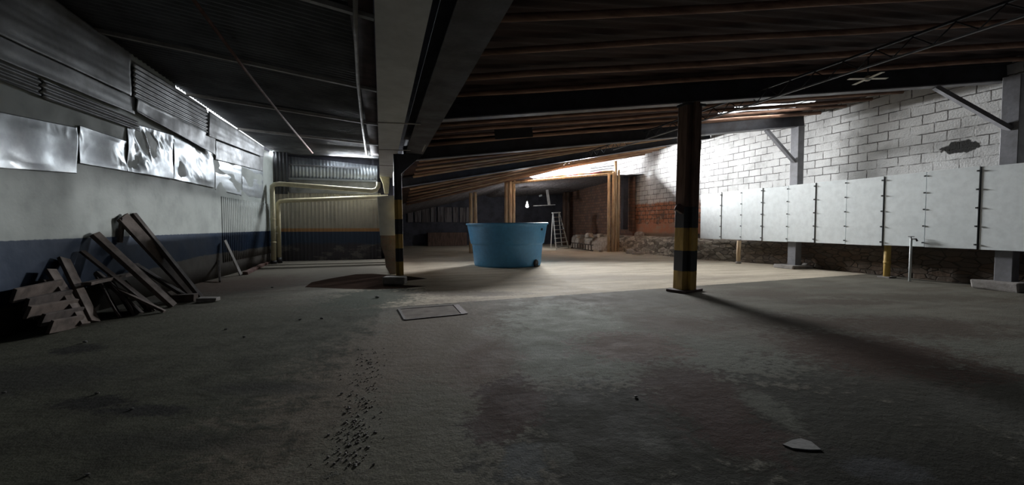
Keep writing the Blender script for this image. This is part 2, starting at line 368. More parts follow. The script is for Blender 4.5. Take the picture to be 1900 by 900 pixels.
def foot(s, q):
    D = -4+s*34
    k = min(1, max(0, (D-14.2)/3)); top = .98
    prof = [(16.25, 1.0), (16.12-.75*k, top), (16.02-.95*k, top-.12), (15.98-1.05*k, .5), (15.95-1.12*k, 0)]
    i = min(3, int(q*4)); f = q*4-i
    x = prof[i][0]*(1-f)+prof[i+1][0]*f; z = prof[i][1]*(1-f)+prof[i+1][1]*f
    n = noise.noise(Vector((x*2, D*1.9, z*2.6)))*.09+noise.noise(Vector((x*6, D*5, z*6)))*.03
    return Vector((x+n*(q < .999)*.8, D, max(0, z+n*.4*(0 < q < 1))))
structure(MB().grid(foot, 300, 20).build('trim_footing', M['footing']))
# far room
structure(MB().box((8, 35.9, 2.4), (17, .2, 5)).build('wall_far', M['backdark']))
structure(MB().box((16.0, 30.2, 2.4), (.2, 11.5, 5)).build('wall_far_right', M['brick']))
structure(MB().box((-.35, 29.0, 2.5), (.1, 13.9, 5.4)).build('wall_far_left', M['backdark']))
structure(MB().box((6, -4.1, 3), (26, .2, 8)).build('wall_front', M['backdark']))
# partition seen end on under the gutter
def pier(mb):
    y0, y1 = 15.0, BKD
    pts = [(-.02, y0, 2.5), (-.02, y0, 1.0), (.10, y0, .62), (.14, y0, .25), (.28, y0, 0), (.52, y0, 0), (.52, y0, 2.5)]
    mb.poly(pts, (0, y1-y0, 0)); return mb
structure(pier(MB()).build('wall_partition', M['pier']))

# roof surface on the right, through the beam lines
def d1(L): return 10.67-.2166*L
def d2(L): return 14.77-.14*L
def d3(L): return 20.2-.14*L
def d4(L): return 25.95-.14*L
def b1(L): return 4.045+.0918*L
def b2(L): return 3.70+.1145*L
def b3(L): return 3.22+.178*L
def b4(L): return 2.45+.252*L if L < 9 else 4.718+.18*(L-9)+.16*min(1, (L-9)/.8)
ST = [lambda L: (d1(L)-13.5, b1(L)+.85), lambda L: (d1(L), b1(L)+.50), lambda L: (d2(L), b2(L)+.50), lambda L: (d3(L), b3(L)+.42), lambda L: (d4(L), b4(L)+.1)]
def roof(L, w):
    """w 0..4 along the stations"""
    i = min(3, int(w)); f = w-i; A, B = ST[i](L), ST[i+1](L)
    return Vector((L, A[0]*(1-f)+B[0]*f, A[1]*(1-f)+B[1]*f))
L0, L1 = .95, 16.3
SL = [(1.66, 1.73), (1.78, 1.85), (1.90, 1.965)]                 # bands of daylight sheet between poles
def rs(s, q):
    w = s*4; p = roof(L0+q*(L1-L0), w); p.z += .10+.028*math.cos(2*math.pi*p.y/.24); return p
def rskip(s, q):
    w = s*4; L = L0+q*(L1-L0)
    if 11.2 < L < 14.4 and any(a-.001 <= w < b-.004 for a, b in SL): return True
    return (3.44 <= w < 3.50 and (6.55 < L < 7.6)) or (3.40 <= w < 3.43 and 4.7 < L < 5.1)
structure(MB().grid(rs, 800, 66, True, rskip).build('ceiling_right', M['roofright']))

# left roof of corrugated sheet
def ls(s, q):
    D = -4+s*(BKD+4.2); L = -.08+q*(wl(D)+.08); z = zl(L, D)+.06+.022*math.cos(2*math.pi*D/.16)
    return Vector((L, D, z))
structure(MB().grid(ls, 1300, 14, True, None).build('ceiling_left', M['galvdark']))
structure(MB().box((.30, 11.5, 5.05), (1.4, 32, .06)).build('ceiling_valley', M['backdark']))
def vs(s, q):
    p = roof(L0, s*4); return Vector((.97, p.y, (p.z+.03)*(1-q)+5.08*q))
structure(MB().grid(vs, 80, 2).build('ceiling_valley_side', M['backdark'], None, 0, .02))
# lower ceiling of the far room
def fr(s, q):
    L = -.4+q*16.6; z = b4(L)+.13 if L < 8.6 else b4(8.6)+.13+.06*(L-8.6)-.22*min(1, (L-8.6)/.4)
    if s < .01 and L < 8.6: z += .15
    D = d4(L)-.03+s*(36-d4(L)); return Vector((L, D, z-.45*s+.012*math.cos(L*9)))
structure(MB().grid(fr, 12, 240).build('ceiling_far', M['vboards']))

# ------------------------------------------------------------------ gutter and long beam
g = empty('valley_gutter', (.25, 10, 4.0), 'wide white metal valley gutter running overhead above the partition', 'gutter')
mb = MB(); y0, y1 = -3.5, 21.8
mb.box((.25, (y0+y1)/2, 4.0), (.58, y1-y0, .012)); mb.box((-.035, (y0+y1)/2, 4.36), (.012, y1-y0, .72)); mb.box((.535, (y0+y1)/2, 4.25), (.012, y1-y0, .5))
mb.build('trough', M['gutter'], g)
for D in (10.15, 13.7, 17.3):
    MB().bar((-.06, D, 3.985), (.9, D-.12, 3.985), .05, .02).build('strap', M['purlin'], g)
mb = MB()
mb.poly([(-.02, 21.2, 4.0), (.42, 21.2, 4.0), (.42, 21.2, 3.7), (.36, 21.2, 3.2), (.18, 21.2, 3.2), (.1, 21.2, 3.7)], (0, .5, 0))
mb.build('outlet', M['cream'], g, .02)
lb = empty('long_beam', (1.0, 6, 4.0), 'massive dark steel beam running lengthwise beside the white gutter', 'beam')
MB().box((1.07, 5.6, 4.02), (.56, 18.6, .03)).build('bottom_flange', M['beam'], lb)
MB().box((1.02, 5.6, 4.30), (.05, 18.6, .54)).build('web', M['beam'], lb)
MB().box((1.02, 5.6, 4.58), (.5, 18.6, .03)).build('top_flange', M['beam'], lb)
tag(MB().bar(aty(783, 281, 12.5), aty(789, 268, 12.3), .03, .03).build('hanging_hook', M['purlin']), 'short pale hook under the long dark beam', 'hook')

# ------------------------------------------------------------------ cross beams
def ibeam(name, P, Q, w, h, label, mat='beam', flange='beamgrey'):
    P, Q = Vector(P), Vector(Q)
    r = empty(name, (P+Q)/2, label, 'beam', 'steel beams across the right bay')
    MB().bar(P+Vector((0,0,.015)), Q+Vector((0,0,.015)), w, .03).build('bottom_flange', M[flange], r)
    MB().bar(P+Vector((0,0,h/2)), Q+Vector((0,0,h/2)), .06, h-.06).build('web', M[mat], r)
    MB().bar(P+Vector((0,0,h-.015)), Q+Vector((0,0,h-.015)), w, .03).build('top_flange', M[mat], r)
    return r
def bp(d, b, L): return Vector((L, d(L), b(L)))
ibeam('cross_beam', bp(d1, b1, 1.36), bp(d1, b1, 16.18), .26, .5, 'nearest dark steel cross beam resting on the tall striped column')
ibeam('cross_beam', bp(d2, b2, .75), bp(d2, b2, 15.75), .24, .5, 'middle steel cross beam ending at the braced grey post')
ibeam('cross_beam', bp(d3, b3, .6), bp(d3, b3, 16.15), .26, .42, 'farthest steel cross beam, above the back of the blue tank')

# rafters
zones = [(0.36, .97, 8, 'brown roof pole nearest the camera, in the dark roof before the nearest cross beam'),
         (1.08, 1.94, 6, 'brown roof pole between the nearest and the middle cross beam'),
         (2.07, 2.94, 7, 'brown roof pole between the middle and the farthest cross beam'),
         (3.07, 3.97, 8, 'orange brown roof pole beyond the farthest cross beam')]
for zi, (a, b_, n, lab) in enumerate(zones):
    for k in range(n):
        w = a+(b_-a)*k/(n-1)+random.uniform(-.01, .01)
        pts = []
        for j in range(9):
            L = L0+.45+(15.7-L0)*j/8*(1.0)
            p = roof(min(L, 16.1), w); p.z += .015*math.sin(j*1.7+k*2.1)-.06; pts.append(p)
        o = MB().tube(pts, random.uniform(.055, .07), 10).build('roof_pole', M[('poledark', 'poledark', ('pole', 'polemid')[k % 2], ('pole', 'polemid')[k % 2])[zi]])
        tag(o, lab, 'roof pole', 'roof poles %s' % ['near', 'second', 'third', 'far'][zi])

# ------------------------------------------------------------------ columns
def striped_column(name, base, top, bands, w, label, lean=(0, 0)):
    r = empty(name, base, label, 'column')
    z0 = 0
    for (za, zb, mt, nm) in bands:
        mb = MB()
        for (ox, oy, sx, sy) in ((-w*.31, -.0, w*.36, w*.75), (w*.03, -w*.1, w*.30, w*.95), (w*.34, 0, w*.30, w*.72)):
            ca = Vector((base[0]+ox+lean[0]*za, base[1]+oy+lean[1]*za, za)); cb = Vector((base[0]+ox+lean[0]*zb, base[1]+oy+lean[1]*zb, zb))
            mb.bar(ca, cb, sx, sy, (0, 1, 0))
        mb.build(nm, M[mt], r, .008)
    return r
B = fl(1270, 540)
cb_ = striped_column('striped_column', (B.x, B.y, 0), 4.6, [(.05, .52, 'yellow', 'yellow_band'), (.52, 1.03, 'bandblue', 'black_band'), (1.03, 1.60, 'yellow', 'yellow_band'), (1.60, 2.12, 'bandblue', 'black_band'), (2.12, 4.70, 'shaft', 'shaft')] if False else
    [(.05, .52, 'yellow', 'yellow_band'), (.52, 1.03, 'bandblue', 'black_band'), (1.03, 1.60, 'yellow', 'yellow_band'), (1.60, 2.12, 'bandblue', 'black_band'), (2.12, 4.68, 'darkpost', 'shaft')],
    .45, 'tall yellow and black striped column standing alone at right', (.018, 0))
mb = MB(); c = Vector((B.x, B.y, .03))
mb.box(c, (.78, .55, .06), Matrix.Rotation(.35, 3, 'Z')); mb.build('base_plate', M['redwood'], cb_, .01)
MB().box((B.x-.26, B.y-.1, 2.07), (.20, .12, .18), Matrix.Rotation(.5, 3, 'Y')).build('junction_box', M['redwood'], cb_, .01)
MB().box((B.x+.07+.05, B.y, 4.64), (.6, .35, .06)).build('cap_plate', M['beam'], cb_)
mb = MB(); mb.bar((B.x+.25, B.y+.25, 1.0), (B.x+.48, B.y+.25, 3.85), .24, .16, (0, 1, 0))
mb.build('side_post', M['darkpost'], cb_, .01)
mb = MB(); mb.box((B.x+.32, B.y+.05, 1.1), (.16, .14, .08)); mb.box((B.x+.33, B.y+.05, 1.42), (.2, .12, .05)); mb.box((B.x+.36, B.y+.1, 1.2), (.1, .1, .62)); mb.build('switch_box', M['concrete'], cb_, .01)

A = fl(742, 511)
def za(v): return CH+(419-v)/786*14.3
ca_ = striped_column('striped_column', (A.x, A.y, 0), 4.0, [(0, za(484), 'yellow', 'yellow_band'), (za(484), za(460), 'bandblue', 'black_band'), (za(460), za(434), 'yellow', 'yellow_band'), (za(434), za(407), 'bandblue', 'black_band'), (za(407), za(372), 'yellow', 'yellow_band'), (za(372), 4.0, 'beam', 'shaft')],
    .25, 'slim yellow and black striped column beside the white board', (-.012, 0))
mb = MB(); mb.poly([(A.x-.10, A.y-.12, 3.2), (A.x-.10, A.y-.12, 4.0), (A.x+.75, A.y-.12, 4.0)], (0, .24, 0)); mb.build('gusset', M['beam'], ca_)
p = fl(732, 529); mb = MB(); mb.box((p.x+.02, p.y+.18, .11), (.62, .36, .22), Matrix.Rotation(-.28, 3, 'Z'), .015)
tag(mb.build('concrete_block', M['concrete'], None, .035), 'grey concrete block on the floor before the slim striped column', 'block')
# white board on the partition end
mb = MB(); q = [aty(u, v, 14.96) for u, v in ((700, 365), (736, 362), (736, 437), (705, 437))]; mb.poly(q, (0, .025, 0))
tag(mb.build('white_board', M['white'], None, .004), 'white rectangular board fixed to the broken partition end', 'board')

# steel posts on the right wall
def hpost(u, v, x, top, label):
    p = atx(u, v, x); r = empty('steel_post', (p.x, p.y, 0), label, 'post')
    mb = MB(); h = top
    mb.box((p.x, p.y, h/2), (.30, .34, h))
    mb.build('shaft', M['beamgrey'], r, .012)
    return p, r
P1, r1 = hpost(1474, 470, 15.5, b2(15.5), 'grey steel post rising behind the middle of the white panels')
P2, r2 = hpost(1868, 490, 15.5, b1(15.5), 'grey steel post behind the last white panel at right')
for (P, r, d, b_, dl, dz) in ((P1, r1, d2, b2, 1.35, 1.35), (P2, r2, d1, b1, 1.35, 1.35)):
    a = Vector((P.x-.12, P.y, b_(15.5)-dz)); q = Vector((P.x-dl, d(P.x-dl), b_(P.x-dl)))
    MB().bar(a, q, .16, .10).build('knee_brace', M['beamgrey'], r)
mb = MB(); mb.box((P1.x-.1, P1.y-.05, .06), (1.05, .85, .12), None, .03); mb.build('plinth', M['concrete'], r1, .03)
mb = MB(); mb.box((P2.x-.1, P2.y-.05, .11), (.95, .9, .22), None, .04); mb.build('plinth', M['concrete'], r2, .04)

# ------------------------------------------------------------------ white panels
PX = 15.1
edges = [1300, 1338, 1376, 1414, 1462, 1512, 1570, 1638, 1717, 1815]
ys = [atx(u, 419, PX).y for u in edges]; ys += [ys[-1]-1.12]
pos = ['white wall panel at the far end of the row, beside the striped column', 'second white wall panel from the striped column', 'third white wall panel from the striped column, above the short pinkish stub',
       'fourth white wall panel from the striped column', 'white wall panel left of the braced steel post line', 'white wall panel right below the braced steel post',
       'seventh white wall panel from the striped column', 'white wall panel just left of the yellow pipe', 'white wall panel behind the white tap pipe', 'largest looking white wall panel at the right picture edge']
for i in range(10):
    ya, yb = ys[i], ys[i+1]; yc = (ya+yb)/2; zt = 3.21+.012*(i % 3-1); zb = 1.03+.01*((i*2) % 3-1)
    r = empty('wall_panel', (PX, yc, zb), pos[i], 'panel', 'white panels along the right wall')
    w = (ya-yb)-(.05 if i % 2 else .016)
    MB().box((PX+.02*(i % 2), yc, (zt+zb)/2), (.03, w, zt-zb)).build('board', M['white'], r, .004)
    mb = MB().box((PX+.08, yb+.03, (zt+zb)/2), (.10, .05, zt-zb-.02)); mb.build('batten', M['beam' if i % 2 == 0 else 'beamgrey'], r)
    for k in range(5):
        z = zb+.12+(zt-zb-.24)*k/4
        mb = MB(); mb.box((PX-.025, yb+.035, z), (.02, .05, .04)); mb.tube([(PX-.045, yb+.035, z), (PX-.02, yb+.035, z)], .018, 8)
        mb.build('clip', M['black'], r)
structure(MB().box((PX+.12, (ys[0]+ys[-1])/2, 3.1), (.05, ys[0]-ys[-1], .06)).build('trim_1', M['beam']))
structure(MB().box((PX+.12, (ys[0]+ys[-1])/2, 1.12), (.05, ys[0]-ys[-1], .06)).build('trim_2', M['beam']))
p = fl(1370, 489); r = empty('pipe_stub', (p.x, p.y, 0), 'short pinkish pole under the white panels', 'pole')
MB().tube([(p.x, p.y, 0), (p.x, p.y, .5), (p.x+.02, p.y, 1.0)], .085, 12).build('shaft', M['post'], r); MB().tube([(p.x, p.y, 0), (p.x, p.y, .1)], .11, 12).build('foot', M['concrete'], r)
p = fl(1645, 515); r = empty('yellow_pipe', (p.x, p.y, 0), 'yellow pipe standing below the white panels', 'pipe')
MB().tube([(p.x, p.y, 0), (p.x, p.y, 1.15)], .09, 16).build('tube', M['yellow'], r); MB().tube([(p.x, p.y, .45), (p.x, p.y, .53)], .1, 16).build('collar', M['yellow'], r); MB().box((p.x, p.y, .02), (.34, .34, .04)).build('foot', M['concrete'], r)
p = fl(1692, 522); r = empty('tap_pipe', (p.x-.1, p.y, 0), 'thin white water pipe with a tap before the white panels', 'pipe')
zt = CH+(p-CAM).length*0-.40
MB().tube([(p.x-.1, p.y, 0), (p.x-.1, p.y, 1.28)], .032, 12).build('tube', M['white'], r)
mb = MB(); mb.tube([(p.x-.1, p.y, 1.26), (p.x-.1, p.y-.12, 1.26), (p.x-.1, p.y-.15, 1.20)], .025, 10); mb.bar((p.x-.1, p.y-.07, 1.33), (p.x-.1, p.y+.07, 1.33), .03, .02); mb.tube([(p.x-.1, p.y, 1.26), (p.x-.1, p.y, 1.33)], .015, 8); mb.build('tap', M['black'], r)
p = fl(1495, 497)
tag(MB().rock((p.x+.1, p.y, .09), .2, 3, (1.3, 1, .6)).build('loose_stone', M['concrete']), 'grey stone on the floor just right of the braced post plinth', 'stone')

# ------------------------------------------------------------------ lattice joist
def jz(D): return 4.72
r = empty('lattice_joist', (9.2, 10, 4.75), 'long thin lattice joist hanging below the right roof', 'joist')
MB().bar((9.2, -1, 4.78), (9.2, 15.6, 4.78), .05, .03).build('bottom_chord', M['beamgrey'], r)
MB().bar((9.2, -1, 5.08), (9.2, 21, 5.06), .05, .04).build('top_chord', M['beam'], r)
mb = MB(); D = -1; k = 0
while D < 20.6:
    mb.tube([(9.2, D, 4.80 if k % 2 == 0 else 5.05), (9.2, D+.3, 5.05 if k % 2 == 0 else 4.80)], .012, 6); D += .3; k += 1
mb.build('web', M['beam'], r)

# ceiling fan
fc = fl(1610, 146, 5.1)
r = empty('ceiling_fan', fc, 'ivory four blade ceiling fan under the dark roof', 'ceiling fan')
MB().tube([fc+Vector((0,0,.05)), (fc.x, fc.y, roof(fc.x, .6).z+.05)], .015, 8).build('rod', M['black'], r)
MB().lathe([(.0, -.05), (.05, -.045), (.07, -.02), (.07, .03), (.04, .06), (0, .07)], 24, fc).build('motor', M['fanblade'], r)
FA = math.radians(-20)
for k in range(4):
    a = FA+math.pi/2*k; d = Vector((math.cos(a), math.sin(a), 0)); mb = MB()
    mb.bar(fc+d*.07, fc+d*.44, .095, .012, (0, .06, 1)); mb.build('blade', M['fanblade'], r, .004)

# dark sheet caught under the roof poles
q0, q1 = aty(918, 262, 13.6, .14), aty(988, 238, 13.6, .14)
mb = MB(); mb.bar(((q0.x), q0.y, (q0.z+q1.z)/2-.02), ((q1.x), q1.y, (q0.z+q1.z)/2+.1), .05, .3)
tag(mb.build('dark_board', M['black']), 'black board fixed flat under the roof poles left of centre', 'board')

# ------------------------------------------------------------------ water tank
tc = Vector((5.08, 17.07, 0))
r = empty('water_tank', tc, 'big open blue round water tank on the lit floor', 'tank')
prof = [(0, .02), (1.30, .0), (1.375, .015), (1.40, .10), (1.475, .86), (1.485, .90), (1.535, .93), (1.545, .97), (1.655, 1.60), (1.665, 1.68), (1.72, 1.70), (1.725, 1.755), (1.70, 1.77), (1.63, 1.765), (1.615, 1.68), (1.50, .97), (1.43, .9), (1.33, .06), (0, .05)]
tk = MB().lathe(prof, 96, (0,0,0)).build('shell', M['tank'], r, 0, 0, False)
r.rotation_euler = (0, math.radians(-.6), 0)
ang = math.radians(-72-17+55)
a = math.radians(-55)
d = Vector((math.cos(a), math.sin(a), 0))
mb = MB(); mb.tube([d*1.36+Vector((0,0,.16)), d*1.5+Vector((0,0,.16))], .10, 16); mb.tube([d*1.44+Vector((0,0,.16)), d*1.47+Vector((0,0,.16))], .14, 8); mb.box(d*1.46+Vector((0,0,.07)), (.12,.12,.13)); mb.build('outlet', M['black'], r, 0, 0, False)
a = math.radians(-50); d = Vector((math.cos(a), math.sin(a), 0))
MB().tube([d*1.60+Vector((0,0,1.50)), d*1.68+Vector((0,0,1.50))], .045, 12).build('inlet', M['black'], r, 0, 0, False)
a = math.radians(-62); d = Vector((math.cos(a), math.sin(a), 0))

# ------------------------------------------------------------------ far posts, header, ladder, far room
def cluster(name, label, poles, mat='post', extra=None):
    b = poles[0]; r = empty(name, (b[0], b[1], 0), label, 'post')
    for (x, y, z0, z1, rad, lean) in poles:
        MB().tube([(x, y, z0), (x+lean*.5, y, (z0+z1)/2), (x+lean, y, z1)], rad, 12, True, rad*.85).build('pole', M[mat], r)
    return r
def lat(u, D, k=.14): p = aty(u, 419, D, k); return p
p = lat(944, 25.95)
cluster('post_bundle', 'pale bundle of three timber poles behind the blue tank', [(p.x-.17, p.y, 0, 4.36, .12, .0), (p.x+.06, p.y-.06, 0, 4.46, .13, .0), (p.x+.3, p.y+.02, 0, 4.5, .12, .02)])
p = lat(879, 25.95)
cluster('post_bundle', 'pair of brownish timber poles behind the tank left rim', [(p.x-.18, p.y, 0, 3.62, .12, .0), (p.x+.14, p.y+.03, 0, 3.68, .12, -.05)], 'post')
p = fl(840, 453)
cluster('post_bundle', 'dim grey timber post at the dark far wall', [(p.x-.16, p.y-.4, 0, 3.6, .13, 0), (p.x+.18, p.y-.4, 0, 3.6, .13, 0)], 'darkpost')
p = fl(1052, 455)
cluster('post_bundle', 'dark timber poles standing behind the stepladder', [(p.x-.14, p.y+.2, 0, 4.5, .14, 0), (p.x+.2, p.y+.2, 0, 4.5, .15, 0)], 'darkpost')
p = fl(1137, 467)
cluster('post_bundle', 'tall yellowish bundle of timber poles at the right end of the header', [(p.x-.30, p.y, 0, 4.95, .105, -.02), (p.x-.06, p.y-.06, 0, 5.05, .105, .03), (p.x+.17, p.y, 0, 5.75, .105, -.02), (p.x+.40, p.y+.04, 0, 5.2, .09, 0)])
hl = Vector((7.3, 24.95, 4.22)); hr = Vector((p.x+.2, p.y+.1, 4.98))
tag(MB().tube([hl, (hl+hr)/2+Vector((0,0,.03)), hr], .085, 12).build('header_pole', M['post']), 'long horizontal timber header spanning the far opening', 'pole')
tag(MB().tube([hl+Vector((.3,.12,.17)), hr+Vector((0,.12,.13))], .05, 10).build('header_pole', M['darkpost']), 'thinner timber rail lying just above the far header', 'pole')
def cl(s, q):
    u = .42+s*.56; p = hl.lerp(hr, u); return p+Vector((0, .05+.06*math.sin(q*3.1)+.02*math.sin(s*25), .05+.17*q+.02*math.sin(s*17)-.04*(1-s)))
tag(MB().grid(cl, 60, 8).build('cloth_banner', M['cloth'], None, 0, .015), 'faded red and ochre cloth strip draped over the far header', 'cloth')
# wire lines across the bright gap
for k, (dz, lab) in enumerate(((.34, 'lower thin wire across the bright gap over the far header'), (.5, 'upper thin wire across the bright gap over the far header'))):
    tag(MB().tube([hl+Vector((1.8, -.05, dz)), hr+Vector((0, -.05, dz+.02))], .018, 6).build('wire', M['black']), lab, 'wire')
# dark slab at the end of the far opening
q = lat(1154, 27.2)
structure(MB().box((q.x+.05, q.y-.2, 3.15), (.36, .3, 3.5)).build('wall_pier', M['backdark']))
# back wall boards
for i in range(9):
    x = 2.3+i*.62; z1 = min(3.2, b4(x)-.1)
    tag(MB().box((x, 35.72, 2.58), (.40+.1*(i % 3), .04, 1.25), None, .02).build('wall_plank', M['vboards']), 'grey vertical plank on the dim far wall, left of the tank', 'plank', 'vertical planks on the far wall')
# counter block at the far wall
tag(MB().box((5.2, 35.0, .55), (3.2, .7, 1.1)).build('low_ledge', M['darkpost'], None, .02), 'low dim ledge along the far wall left of the tank', 'ledge')
# bulb
bp_ = aty(978, 378, 28.5); r = empty('hanging_bulb', bp_, 'lit white bulb hanging in the dark far room', 'lamp')
t = NT('bulb glass'); t.p.inputs['Emission Color'].default_value = (.95, 1, .95, 1); t.p.inputs['Emission Strength'].default_value = 4; M['bulb'] = t.done((.9,.9,.9), .3)
MB().lathe([(.0, -.27), (.09, -.25), (.11, -.16), (.085, -.05), (.045, .02), (.04, .14), (.0, .15)], 20, bp_).build('bulb', M['bulb'], r)
MB().tube([bp_+Vector((0,0,.18)), bp_+Vector((0,0,.30))], .055, 10).build('socket', M['black'], r)
MB().tube([bp_+Vector((0,0,.3)), bp_+Vector((0,0,.9))], .012, 6).build('cord', M['black'], r)
# shelf rail with upright
sA, sB = aty(990, 382, 30), aty(1030, 380, 30); r = empty('hanging_rail', sA, 'pale rail with an upright hanging in the far room', 'rail')
MB().bar(sA, sB, .12, .05).build('rail', M['plankpale'], r); s2 = aty(1019, 380, 30); s3 = aty(1015, 352, 30)
MB().bar(s2, s3, .2, .05, (0, 1, 0)).build('upright', M['plankpale'], r)
w1 = aty(1003, 363, 33); tag(MB().box(w1, (.30, .1, .16), Matrix.Rotation(-.3, 3, 'Y')).build('white_bottle', M['white'], None, .05), 'small pale bottle shape hanging above the rail in the far room', 'bottle')

# stepladder
b0, b1_ = fl(1032, 463), fl(1055, 460)
t0, t1_ = aty(1026, 396, 28.9), aty(1038, 395, 28.9)
r = empty('stepladder', (b0+b1_)/2, 'aluminium stepladder standing right of the blue tank', 'stepladder')
MB().bar(b0, t0, .07, .05).build('rail', M['steel'], r); MB().bar(b1_, t1_, .07, .05).build('rail', M['steel'], r)
for k in range(8):
    f = .06+k*.118; MB().bar(b0.lerp(t0, f), b1_.lerp(t1_, f), .16, .045).build('tread', M['steel'], r)
MB().bar(t0+Vector((-.06,0,.03)), t1_+Vector((.06,0,.03)), .24, .07).build('top_cap', M['steel'], r)
MB().bar(b0+Vector((.05,1.1,0)), t0+Vector((.02,.1,0)), .05, .04).build('rear_leg', M['steel'], r); MB().bar(b1_+Vector((-.05,1.1,0)), t1_+Vector((-.02,.1,0)), .05, .04).build('rear_leg', M['steel'], r)
# ladder lying at the foot of the rubble
a, b = fl(1060, 461), fl(1100, 467); r = empty('fallen_ladder', a, 'dark ladder lying on its side by the rubble', 'ladder')
up = Vector((0,0,.34))
for z in (.06, .42): MB().bar(a+Vector((0,0,z)), b+Vector((0,0,z)), .06, .06).build('rail', M['plankdark'], r)
for k in range(8):
    q = a.lerp(b, .06+k*.125); MB().bar(q+Vector((0,0,.06)), q+Vector((0,0,.42)), .05, .05, (1,0,0)).build('rung', M['plank'], r)
# rubble bench in the far opening
def bench(s, q):
    a, b = fl(1058, 458), fl(1128, 467); p = a.lerp(b, s); prof = [(1.9, .92), (.9, .86), (.5, .72), (.38, .4), (.25, 0)]
    i = min(3, int(q*4)); f = q*4-i; o = prof[i][0]*(1-f)+prof[i+1][0]*f; z = prof[i][1]*(1-f)+prof[i+1][1]*f
    n = noise.noise(Vector((p.x*3.5, o*4, z*5)))*.09+noise.noise(Vector((p.x*9, o*9, z*11)))*.04
    return Vector((p.x+o*.65+n*.4, p.y+o*.8+n*.3, max(0, z+n*.6)))
structure(MB().grid(bench, 60, 24).build('trim_ledge', M['rubble']))
rub = [(1092, 428, .34, 'big pale rubble lump on the far ledge, before brown brick'), (1112, 437, .28, 'flat pale rubble chunk on the far ledge'), (1122, 426, .22, 'small pale rubble piece nearest the yellowish pole bundle'), (1070, 433, .2, 'small dull stone at the left of the far ledge')]
for i, (u, v, s_, lab) in enumerate(rub):
    q = plane(u, v, (.63, .77, 0), .63*14.9+.77*25.6)
    tag(MB().rock((q.x+.25, q.y+.3, 0.86+s_*.3), s_, i+4, (1, .9, .7)).build('rubble_stone', M['rubble']), lab, 'stone', 'stones on the far ledge')
for i, (u, v, s_, lab) in enumerate([(1172, 471, .24, 'brownish boulder at the foot of the rubble footing'), (1188, 474, .22, 'flat pale stone slab right of the brownish boulder'), (1118, 468, .13, 'small stone left of the yellowish pole bundle')]):
    q = fl(u, v); tag(MB().rock((q.x, q.y+.2, s_*.5), s_, i+9, (1.2+.8*(i == 1), .9, .85-.4*(i == 1))).build('loose_stone', M['rubble']), lab, 'stone', 'stones by the wall foot')
# broken hole debris on the right wall
q = atx(1190, 428, 15.9); tag(MB().rock((15.75, q.y, 1.13), .32, 21, (.6, 1.5, .6)).build('rubble_stone', M['rubble']), 'broken masonry lump on the footing below the bare brick', 'stone')

# ------------------------------------------------------------------ left bay back wall fittings
def corr(x0, x1, z0, z1, y, pitch, amp, mat, name, label, cat, zt=None):
    def fn(s, q):
        x = x0+s*(x1-x0); ztop = z1 if zt is None else z1+(zt-z1)*s
        return Vector((x, y-amp*math.cos(2*math.pi*x/pitch), z0+q*(ztop-z0)))
    o = MB().grid(fn, int(abs(x1-x0)/pitch*8), 2).build(name, M[mat], None, 0, .006); return tag(o, label, cat)
yb = BKD-.12
corr(-4.05, -.15, 3.8, 4.86, yb, .15, .025, 'galv', 'corrugated_sheet', 'bright corrugated sheet high on the left bay back wall', 'sheet', 4.58)
corr(-4.70, -4.05, 3.1, 5.1, yb-.25, .15, .03, 'galvdark', 'corrugated_sheet', 'dark corrugated sheet in the corner above the cream downpipes', 'sheet')
r = empty('sheet_frame', (-2.1, yb-.06, 3.8), 'grey steel frame around the high corrugated sheet', 'frame')
MB().bar((-4.05, yb-.06, 3.83), (-.15, yb-.06, 3.83), .06, .09).build('bottom_rail', M['galv'], r)
MB().bar((-4.05, yb-.06, 4.48), (-.9, yb-.06, 4.44), .05, .05).build('top_rail', M['beamgrey'], r)
MB().bar((-4.02, yb-.06, 3.8), (-4.02, yb-.06, 4.5), .06, .05, (0, 1, 0)).build('stile', M['beamgrey'], r)
tag(MB().box((-2.1, yb+.02, 3.48), (3.95, .03, .60)).build('flat_panel', M['galvdull']), 'flat grey blue panel below the high corrugated sheet', 'panel')
# pipes
yp = 21.0
def py(u, v, y=yp): return aty(u, v, y)
r = empty('downpipe', py(507, 484), 'left cream downpipe in the corner of the left bay', 'pipe')
pts = [py(508, 483, 20.6), py(508, 366, 20.6)]
MB().tube([(pts[0].x, 20.6, .12), (pts[0].x, 20.6, 3.2), (pts[0].x, 20.6, 3.35), (pts[0].x+.1, 20.62, 3.44), (pts[0].x+.3, 20.65, 3.47)] + [aty(690, 354, 20.9), aty(698, 352, 20.9), aty(702, 346, 20.9), aty(702, 338, 20.9)], .10, 16).build('tube', M['cream'], r)
MB().tube([(pts[0].x, 20.6, 0), (pts[0].x, 20.6, .14)], .125, 16).build('foot', M['black'], r)
for z in (.9, 1.9): MB().tube([(pts[0].x, 20.6, z), (pts[0].x, 20.6, z+.06)], .115, 16).build('collar', M['cream'], r)
x2 = aty(518, 480, 20.9).x
r = empty('downpipe', (x2, 20.9, 0), 'right cream downpipe whose slim run slopes up to the white board', 'pipe')
MB().tube([(x2, 20.9, .12), (x2, 20.9, 2.5), (x2, 20.9, 2.62), (x2+.08, 20.92, 2.72), (x2+.3, 20.95, 2.76)] + [aty(720, 365, 21.1)], .095, 16).build('tube', M['cream'], r)
MB().tube([(x2, 20.9, 0), (x2, 20.9, .25)], .13, 16, True, .11).build('foot', M['black'], r)
mb = MB(); mb.tube([(x2-.16, 20.8, 1.35), (x2-.16, 20.8, 1.6)], .035, 8); mb.box((x2-.1, 20.82, 1.33), (.2, .05, .05)); mb.box((x2-.1, 20.82, 1.6), (.2, .05, .05)); mb.build('bracket', M['steel'], r)
p, q = fl(455, 510), fl(503, 487)
